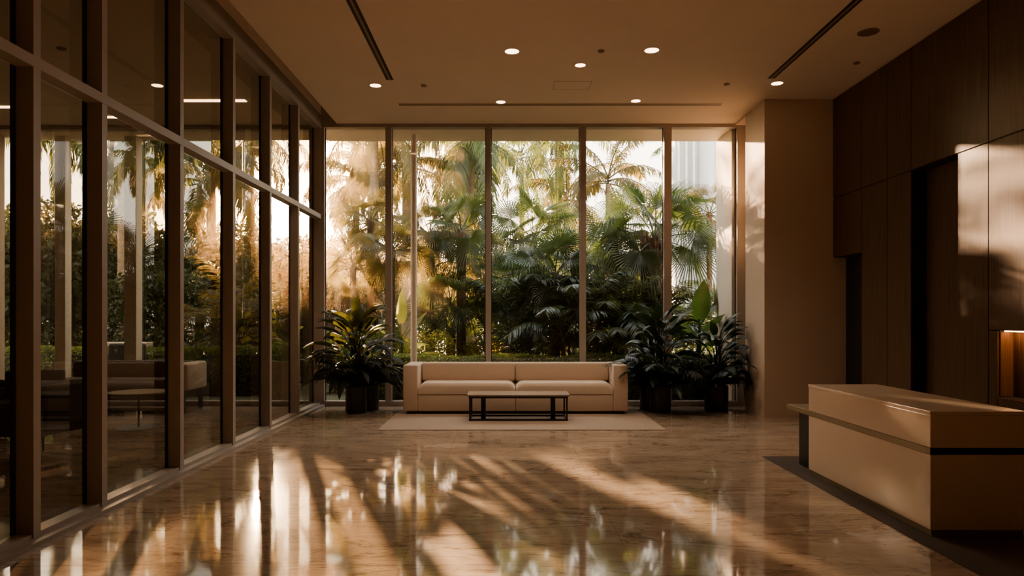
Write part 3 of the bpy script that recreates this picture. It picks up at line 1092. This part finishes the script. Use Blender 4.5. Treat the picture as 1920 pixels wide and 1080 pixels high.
# low garden wall and outdoor chairs seen through the lounge
lw_ = MB().rbox(-8.85, -7.75, 15.3, 15.6, -.03, 1.06, .01, 1)
o = lw_.build('garden_wall', M['outer'])
tag(o, 'low pale garden wall beyond the lounge glazing', 'wall')
oc = copy_tree(ac)
tag(oc, 'dark outdoor armchair on the terrace beyond the lounge sofa', 'armchair', 'dark lounge armchairs')
oc.location = (-7.35, 14.3, -.02)
oc.rotation_euler.z = 2.9
oc.scale = (1.1, 1.1, 1.28)
# neighbouring building with vertical fins at the right
nbx = thing('building', 'blue-grey building with vertical white fins at the right of the garden', 'building', (5.6, 21.0, -.1))
MB().box(-.62, 2.5, .0, .6, 0, 7.5).build('wall', M['facade'], nbx)
for k in range(9):
    xx = -.55 + k * .22
    MB().box(xx - .03, xx + .03, -.16, -.001, 0, 7.5).build('fin', M['facade_fin'], nbx)
rsmooth(MB().lathe([(.2, 0), (.2, 9.0)], 24, (.05, -1.0, 0)).build('column', M['facade'], nbx), 40)

# ------------------------------------------------------------------ garden planting


def hedge(name, x0, x1, y0, y1, z1, n, size, label, mat, seed):
    rn = random.Random(seed)
    mb = MB()
    for _ in range(n):
        # mostly on the visible faces and the top, some inside
        r = rn.random()
        x = rn.uniform(x0, x1)
        if r < .5:
            y, z = y0 + abs(rn.gauss(0, .05)), rn.uniform(0, z1)
        elif r < .8:
            y, z = rn.uniform(y0, y1), z1 - abs(rn.gauss(0, .05)) + .02
        else:
            y, z = rn.uniform(y0, y1), rn.uniform(0, z1)
        b = noise.noise(Vector((x * 1.7, y * 1.7, z * 1.7 + seed))) * .07
        y += b
        z = max(0.0, z + (b if z > z1 * .8 else 0))
        leaf(mb, Vector((x, y, z)), size * rn.uniform(.6, 1.3), rn)
    o = thing(name, label, 'hedge')
    o.location = ((x0 + x1) / 2, (y0 + y1) / 2, -.02)
    mb.v = [(v[0] - (x0 + x1) / 2, v[1] - (y0 + y1) / 2, v[2]) for v in mb.v]
    mb.build('foliage', M[mat], o)
    core = MB().box(x0 - (x0 + x1) / 2 + .1, x1 - (x0 + x1) / 2 - .1, -(y1 - y0) / 2 + .14, (y1 - y0) / 2 - .1, 0, z1 - .14)  # solid black core, inner shade of the hedge put into its colour
    core.build('shade_core', M['shadow'], o)
    return o


hedge('hedge', -2.9, 4.0, 13.5, 14.15, .86, 26000, .055, 'clipped low green hedge along the foot of the garden window', 'hedge', 3)
hedge('hedge', -11.5, -4.6, 14.55, 15.15, .98, 13000, .06, 'clipped low hedge outside the lounge glazing', 'hedge', 4)
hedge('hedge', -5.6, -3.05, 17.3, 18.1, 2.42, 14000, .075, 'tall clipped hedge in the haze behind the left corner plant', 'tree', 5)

# tall feather palms
FP = [
    # px, Y, py of crown, label, kwargs
    (876, 20.0, 262, 'tall palm with a thick pale trunk whose crown hangs under the soffit, centre left', dict(L=2.8, nf=21, tr=.24, seed=31, ll=.7, emin=-.9)),
    (889, 21.5, 285, 'slim dark-trunked palm right beside the thick pale trunk', dict(L=2.2, nf=8, tr=.10, seed=32, emin=-1.0)),
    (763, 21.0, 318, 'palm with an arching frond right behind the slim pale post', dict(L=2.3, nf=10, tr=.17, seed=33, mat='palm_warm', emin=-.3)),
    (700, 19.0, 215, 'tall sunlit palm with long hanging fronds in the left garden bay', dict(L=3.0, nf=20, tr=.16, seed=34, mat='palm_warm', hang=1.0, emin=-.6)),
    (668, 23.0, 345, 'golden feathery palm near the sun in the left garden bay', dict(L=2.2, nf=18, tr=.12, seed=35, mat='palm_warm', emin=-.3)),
    (978, 30.0, 300, 'thin-trunked palm in the middle of the third garden bay', dict(L=3.2, nf=14, tr=.11, seed=36, emin=-.5)),
    (1046, 26.0, 240, 'tall palm with dark fronds sweeping down at the fourth mullion', dict(L=3.7, nf=16, tr=.14, seed=37, hang=.9, emin=-.7)),
    (1140, 24.0, 345, 'yellow-green feather palm with one frond arching right, left of the big fan palm', dict(L=2.6, nf=14, tr=.10, seed=38, mat='palm_warm', emin=-.4)),
    (1062, 28.0, 380, 'hazy distant palm between the third and fourth mullions', dict(L=2.6, nf=14, tr=.14, seed=39, mat='palm_warm')),
    (1298, 27.0, 300, 'small distant palm before the finned building', dict(L=1.7, nf=12, tr=.10, seed=40)),
    # seen through the lounge
    (330, 19.0, 235, 'tall palm with drooping fronds seen through the third lounge bay', dict(L=3.0, nf=20, tr=.16, seed=41, hang=1.0, emin=-.7)),
    (232, 17.5, 235, 'tall palm whose frond tips fringe the lounge soffit', dict(L=2.7, nf=20, tr=.15, seed=42, hang=1.1, emin=-.4)),
    (262, 24.0, 365, 'mid-height palm behind the right lounge column', dict(L=2.6, nf=18, tr=.15, seed=43)),
    (112, 19.0, 240, 'dark palm at the far left beside the left lounge column', dict(L=2.6, nf=16, tr=.14, seed=44, hang=1.0)),
    (396, 21.0, 330, 'broad palm in the haze seen through the fourth lounge bay', dict(L=2.6, nf=18, tr=.15, seed=45, mat='palm_warm')),
    (470, 24.0, 250, 'hazy palm beside the sun seen through the lounge', dict(L=2.6, nf=16, tr=.14, seed=46, mat='palm_warm', hang=1.0)),
]
for px, Y, py, lab, kw in FP:
    p = at(px, py, Y)
    feather_palm(p.x, Y, p.z, lab, **kw)

# fan palms
FN = [
    (1228, 15.6, 448, 'big fan palm with a fat woven trunk right of the fourth mullion', dict(P=.85, R=.95, nf=26, tr=.24, seed=51, boots=True, mat='fan_dark', ns=40, emin=-.6, dead=0)),
    (865, 16.2, 432, 'fan palm with upright leaves below the thick pale trunk', dict(P=.55, R=.62, nf=17, seed=52)),
    (806, 16.8, 440, 'bushy fan palm just right of the slim pale post', dict(P=.5, R=.62, nf=18, seed=53, mat='palm_warm', ns=34)),
    (1000, 19.0, 450, 'broad dark fan palm in the third garden bay', dict(P=.85, R=.95, nf=24, seed=54, ns=36)),
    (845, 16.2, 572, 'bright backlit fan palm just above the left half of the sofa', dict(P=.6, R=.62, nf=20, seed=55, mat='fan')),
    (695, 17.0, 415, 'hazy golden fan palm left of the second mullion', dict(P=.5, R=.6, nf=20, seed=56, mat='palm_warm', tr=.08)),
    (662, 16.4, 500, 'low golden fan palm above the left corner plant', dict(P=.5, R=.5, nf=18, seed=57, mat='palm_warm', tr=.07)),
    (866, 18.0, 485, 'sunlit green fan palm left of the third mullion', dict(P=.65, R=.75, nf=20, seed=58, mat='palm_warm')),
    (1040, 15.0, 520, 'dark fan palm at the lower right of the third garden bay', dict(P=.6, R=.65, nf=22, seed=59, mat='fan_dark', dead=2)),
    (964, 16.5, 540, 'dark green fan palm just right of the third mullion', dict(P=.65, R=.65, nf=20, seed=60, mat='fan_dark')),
    (1150, 16.6, 470, 'slender fan palm left of the fat woven trunk', dict(P=.55, R=.6, nf=16, seed=61, tr=.08)),
    (735, 15.6, 470, 'golden fan palm behind the second mullion', dict(P=.5, R=.55, nf=18, seed=62, mat='palm_warm', tr=.07)),
    (1330, 16.5, 400, 'yellowish fan palm at the edge of the pale garden wall', dict(P=.5, R=.5, nf=14, seed=63, mat='palm_warm', tr=.07)),
]
for px, Y, py, lab, kw in FN:
    p = at(px, py, Y)
    fan_palm(p.x, Y, p.z, lab, **kw)

# clumping palms in the understory
CL = [
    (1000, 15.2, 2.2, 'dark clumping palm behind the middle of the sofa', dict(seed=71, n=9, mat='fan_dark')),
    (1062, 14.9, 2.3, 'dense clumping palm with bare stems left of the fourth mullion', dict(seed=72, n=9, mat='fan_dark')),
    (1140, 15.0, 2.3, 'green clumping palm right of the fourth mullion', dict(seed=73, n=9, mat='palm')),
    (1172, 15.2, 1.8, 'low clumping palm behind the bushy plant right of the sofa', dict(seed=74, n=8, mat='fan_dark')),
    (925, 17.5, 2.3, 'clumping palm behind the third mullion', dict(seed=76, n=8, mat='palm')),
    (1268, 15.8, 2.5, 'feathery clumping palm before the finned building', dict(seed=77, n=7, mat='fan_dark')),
    (440, 15.8, 2.3, 'clumping palm seen through the fifth lounge bay', dict(seed=78, n=7, mat='palm_warm')),
]
for px, Y, hg, lab, kw in CL:
    clump_palm((px - CX) * Y / F, Y, hg, lab, **kw)

# banana-like plants outside


def banana(px, Y, label, leaves, mat, seed):
    rn = random.Random(seed)
    t = thing('banana_plant', label, 'plant', ((px - CX) * Y / F, Y, -.02), 0, 'broad-leaved plants outside')
    mb, st = MB(), MB()
    for az, z, e, P, L, W, dr in leaves:
        st.tube([(0, 0, 0), (.02 * math.cos(az), .02 * math.sin(az), z * .6), (.03 * math.cos(az), .03 * math.sin(az), z)], [.035, .028, .016], 7)
        blade(mb, (.03 * math.cos(az), .03 * math.sin(az), z), az, e, P, L, W, dr, r0=.015, rn=rn, seg=12, roll=rn.uniform(-.3, .3))
    xm = 4.06 - (px - CX) * Y / F
    mb.v = [(min(v[0], xm + .02 * math.tanh(v[0] - xm)), v[1], v[2]) for v in mb.v]
    rsmooth(st.build('stems', M['bush'], t), 60)
    rsmooth(mb.build('leaves', M[mat], t), 60)


banana(1310, 13.75, 'broad-leaved banana plant outside before the pale garden wall', [
    (-1.7, 1.3, 1.35, .3, .95, .36, .5), (.25, 1.5, 1.05, .3, 1.0, .24, .25), (-.2, 1.35, .65, .3, .62, .26, .7), (3.3, 1.1, .9, .3, .8, .30, 1.2),
    (-2.6, 1.1, 1.0, .3, .9, .32, 1.3), (-1.2, .9, .8, .3, .85, .30, 1.4), (2.6, .9, .7, .3, .7, .28, 1.2), (-2.0, .7, .6, .3, .8, .28, 1.3), (-.9, 1.2, 1.15, .2, .7, .26, 1.0)], 'banana', 81)
banana(752, 14.7, 'sunlit broad-leaved plant outside between the second mullion and the pale post', [
    (-1.4, 1.2, 1.5, .3, .75, .22, .2), (.4, 1.1, 1.2, .25, .6, .2, .4), (3.4, 1.0, 1.0, .3, .6, .2, .9), (-.6, .8, .8, .3, .6, .2, 1.1), (-2.5, .8, .7, .3, .6, .2, 1.2), (.1, .7, .6, .3, .7, .18, 1.0)], 'bush_lit', 82)

# shrubs behind the hedge, low light put into the yellow ones' colour
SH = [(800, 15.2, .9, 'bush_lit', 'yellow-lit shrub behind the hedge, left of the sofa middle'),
      (905, 16.0, .8, 'bush_lit', 'bright yellow-lit shrub behind the hedge at the third mullion'),
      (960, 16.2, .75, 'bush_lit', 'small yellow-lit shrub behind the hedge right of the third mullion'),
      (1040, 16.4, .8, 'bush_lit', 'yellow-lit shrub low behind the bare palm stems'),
      (1110, 15.8, .7, 'bush', 'green shrub low behind the fourth mullion'),
      (1180, 15.6, .9, 'bush', 'round green shrub behind the right end of the sofa'),
      (630, 15.2, .9, 'bush', 'round shrub at the left corner of the garden'),
      (705, 15.6, 1.0, 'bush', 'dense shrub behind the second mullion'),
      (1290, 15.5, 1.1, 'bush', 'dark shrub at the foot of the finned building')]
for i, (px, Y, r, mt, lab) in enumerate(SH):
    rn = random.Random(90 + i)
    o = thing('shrub', lab, 'shrub', ((px - CX) * Y / F, Y, -.02), 0, 'shrubs behind the hedge')
    mb = MB()
    leaf_cloud(mb, 2200, [(0, 0, r * .75, r * .75, r * .5, r * .75), (r * .3, .1, r * 1.1, r * .4, r * .3, r * .4), (-r * .4, .1, r * .9, r * .4, r * .3, r * .4)], .09, rn, .3)
    mb.build('foliage', M[mt], o)
    st = MB()
    for k in range(6):
        a = k * 1.05
        st.tube([(0, 0, 0), (math.cos(a) * r * .3, math.sin(a) * r * .2, r)], [.02, .008], 5)
    st.build('stems', M['trunk_dark'], o)


# trees: three meshes, copied
def make_tree(label, seed, n, size, mat):
    rn = random.Random(seed)
    t = thing('tree', label, 'tree')
    bl = []
    for k in range(9):
        a = rn.uniform(0, 6.28)
        r = rn.uniform(0, .32)
        bl.append((r * math.cos(a), r * math.sin(a), rn.uniform(.42, .82), rn.uniform(.16, .26), rn.uniform(.16, .26), rn.uniform(.12, .2)))
    bl.append((0, 0, .3, .34, .34, .25))
    mb = MB()
    leaf_cloud(mb, n, bl, size, rn, .35)
    mb.build('crown', M[mat], t)
    tk = MB().tube([(0, 0, 0), (.01, 0, .3), (0, .01, .7)], [.035, .025, .01], 8)
    for k in range(6):
        b = bl[k]
        tk.tube([(0, 0, .28), (b[0] * .5, b[1] * .5, .4), (b[0], b[1], b[2])], [.016, .011, .005], 6)
    tk.build('trunk', M['trunk_dark'], t)
    return t


protoA = make_tree('hazy leafy tree', 101, 15000, .037, 'tree')
protoB = make_tree('leafy tree', 102, 15000, .040, 'tree')
TR = [(0, 640, 27, 5.0, 'hazy leafy tree on the left of the background tree line'),
      (1, 705, 28.5, 5.2, 'hazy leafy tree behind the golden fan palm'),
      (0, 775, 31, 5.4, 'distant leafy tree behind the slim pale post'),
      (1, 850, 38, 5.4, 'distant leafy tree behind the thick palm trunk'),
      (0, 930, 36, 5.0, 'distant leafy tree behind the third mullion'),
      (1, 1010, 40, 6.0, 'distant leafy tree in the middle of the third bay'),
      (0, 1090, 36, 6.2, 'distant leafy tree behind the fourth mullion'),
      (1, 1170, 34, 5.6, 'distant leafy tree left of the big fan palm'),
      (0, 575, 25, 4.6, 'sunlit leafy tree just below the sun at the corner'),
      (1, 530, 26, 4.6, 'leafy tree seen through the sixth lounge bay'),
      (0, 455, 24, 5.0, 'leafy tree seen through the fifth lounge bay'),
      (1, 370, 20, 4.8, 'leafy tree filling the fourth lounge bay'),
      (0, 215, 19, 4.7, 'dense dark leafy tree left of the right lounge column'),
      (1, 290, 18, 3.6, 'dense dark bush-like tree right of the right lounge column'),
      (0, 110, 20, 5.1, 'dark leafy tree at the far left beyond the lounge'),
      (1, 30, 18, 4.9, 'dark leafy tree at the left edge of the lounge view')]
first = {}
for k, px, Y, hh, lab in TR:
    pr_ = protoA if k == 0 else protoB
    o = pr_ if k not in first else copy_tree(pr_)
    first[k] = True
    tag(o, lab, 'tree', 'trees behind the garden')
    o.location = ((px - CX) * Y / F, Y, -.05)
    o.scale = (hh * .95, hh * .95, hh)
    o.rotation_euler.z = rnd.uniform(0, 6.28)

# ------------------------------------------------------------------ light
SUNDIR = Vector((-.345, 1.0, .26)).normalized()      # towards the sun lamp
GLOW = Vector((-.319, 1.0, .158)).normalized()
sl = bpy.data.lights.new('sun', 'SUN')
sl.energy = 11.0
sl.color = (1.0, 0.63, 0.36)
sl.angle = math.radians(.9)
so = bpy.data.objects.new('sun', sl)
COL.objects.link(so)
so.rotation_euler = SUNDIR.to_track_quat('Z', 'Y').to_euler()

w = bpy.data.worlds.new('evening_sky')
SC.world = w
w.use_nodes = True
nt = w.node_tree
for n in list(nt.nodes):
    nt.nodes.remove(n)
out = nt.nodes.new('ShaderNodeOutputWorld')
bg = nt.nodes.new('ShaderNodeBackground')
nt.links.new(bg.outputs[0], out.inputs[0])
tc = nt.nodes.new('ShaderNodeTexCoord')
nrm = N(nt, 'ShaderNodeVectorMath', operation='NORMALIZE')
nt.links.new(tc.outputs['Generated'], nrm.inputs[0])
dt = N(nt, 'ShaderNodeVectorMath', operation='DOT_PRODUCT')
nt.links.new(nrm.outputs[0], dt.inputs[0])
dt.inputs[1].default_value = GLOW
c = math_node(nt, 'MAXIMUM', dt.outputs['Value'], 0.0)
g1 = math_node(nt, 'MULTIPLY', math_node(nt, 'POWER', c, 1200.0), 40.0)
g2 = math_node(nt, 'MULTIPLY', math_node(nt, 'POWER', c, 90.0), 4.0)
g3 = math_node(nt, 'MULTIPLY', math_node(nt, 'POWER', c, 8.0), .7)
sx_ = N(nt, 'ShaderNodeSeparateXYZ')
nt.links.new(nrm.outputs[0], sx_.inputs[0])
el = N(nt, 'ShaderNodeMapRange')
el.inputs['From Min'].default_value = 0.0
el.inputs['From Max'].default_value = 0.9
nt.links.new(sx_.outputs[2], el.inputs[0])
ramp = N(nt, 'ShaderNodeValToRGB')
ramp.color_ramp.elements[0].position = 0.0
ramp.color_ramp.elements[0].color = (1.0, 0.87, 0.70, 1)
ramp.color_ramp.elements[1].position = 1.0
ramp.color_ramp.elements[1].color = (0.55, 0.58, 0.62, 1)
e2 = ramp.color_ramp.elements.new(.35)
e2.color = (1.0, 0.93, 0.82, 1)
nt.links.new(el.outputs[0], ramp.inputs[0])


def scale_col(colsock_or_val, fac):
    v = N(nt, 'ShaderNodeVectorMath', operation='SCALE')
    if isinstance(colsock_or_val, tuple):
        v.inputs[0].default_value = colsock_or_val
    else:
        nt.links.new(colsock_or_val, v.inputs[0])
    if isinstance(fac, (int, float)):
        v.inputs['Scale'].default_value = fac
    else:
        nt.links.new(fac, v.inputs['Scale'])
    return v.outputs[0]


def addv(a, b):
    v = N(nt, 'ShaderNodeVectorMath', operation='ADD')
    nt.links.new(a, v.inputs[0])
    nt.links.new(b, v.inputs[1])
    return v.outputs[0]


s = scale_col(ramp.outputs[0], 1.0)
s = addv(s, scale_col((1.0, .66, .30), g1))
s = addv(s, scale_col((1.0, .66, .30), g2))
s = addv(s, scale_col((1.0, .70, .38), g3))
nt.links.new(s, bg.inputs[0])
bg.inputs[1].default_value = 1.0

# portals help the sky light find the glazing
for (nm, loc, rot, sx__, sy__) in (('sky_portal_garden', (.45, 13.0, 2.55), (-PI / 2, 0, 0), 7.8, 5.0),
                                   ('sky_portal_lounge', (-6.5, 13.0, 2.55), (-PI / 2, 0, 0), 6.0, 5.0)):
    al = bpy.data.lights.new(nm, 'AREA')
    al.shape = 'RECTANGLE'
    al.size = sx__
    al.size_y = sy__
    al.cycles.is_portal = True
    ao = bpy.data.objects.new(nm, al)
    COL.objects.link(ao)
    ao.location = loc
    ao.rotation_euler = rot

# ------------------------------------------------------------------ garden haze
HAZE = True
if HAZE:
    m, nt, out = new_mat('sunlit_haze')
    vs_ = N(nt, 'ShaderNodeVolumeScatter')
    vs_.inputs['Color'].default_value = (1.0, 0.60, 0.24, 1)
    vs_.inputs['Density'].default_value = 0.0075
    vs_.inputs['Anisotropy'].default_value = 0.78
    nt.links.new(vs_.outputs[0], out.inputs['Volume'])
    hz = MB().box(-14, -1.0, 14.0, 32, -.01, 10).build('garden_haze', m)
    tag(hz, 'warm sunlit haze hanging in the garden', 'haze', kind='stuff')

# ------------------------------------------------------------------ camera and look
cd = bpy.data.cameras.new('camera')
cd.lens = 25.0
cd.sensor_width = 36.0
cd.shift_x = 10 / 1920
cd.shift_y = 55 / 1920
cd.clip_end = 300
co = bpy.data.objects.new('camera', cd)
COL.objects.link(co)
co.location = (0, 0, H)
co.rotation_euler = (PI / 2, 0, 0)
SC.camera = co

SC.view_settings.view_transform = 'AgX'
SC.view_settings.look = 'AgX - Base Contrast'
SC.view_settings.exposure = 3.15
cy = SC.cycles
cy.use_denoising = True
cy.denoising_prefilter = 'NONE'
cy.max_bounces = 8
cy.diffuse_bounces = 4
cy.glossy_bounces = 4
cy.transmission_bounces = 4
cy.transparent_max_bounces = 16
cy.volume_bounces = 0
cy.caustics_reflective = False
cy.caustics_refractive = False
cy.sample_clamp_indirect = 6.0
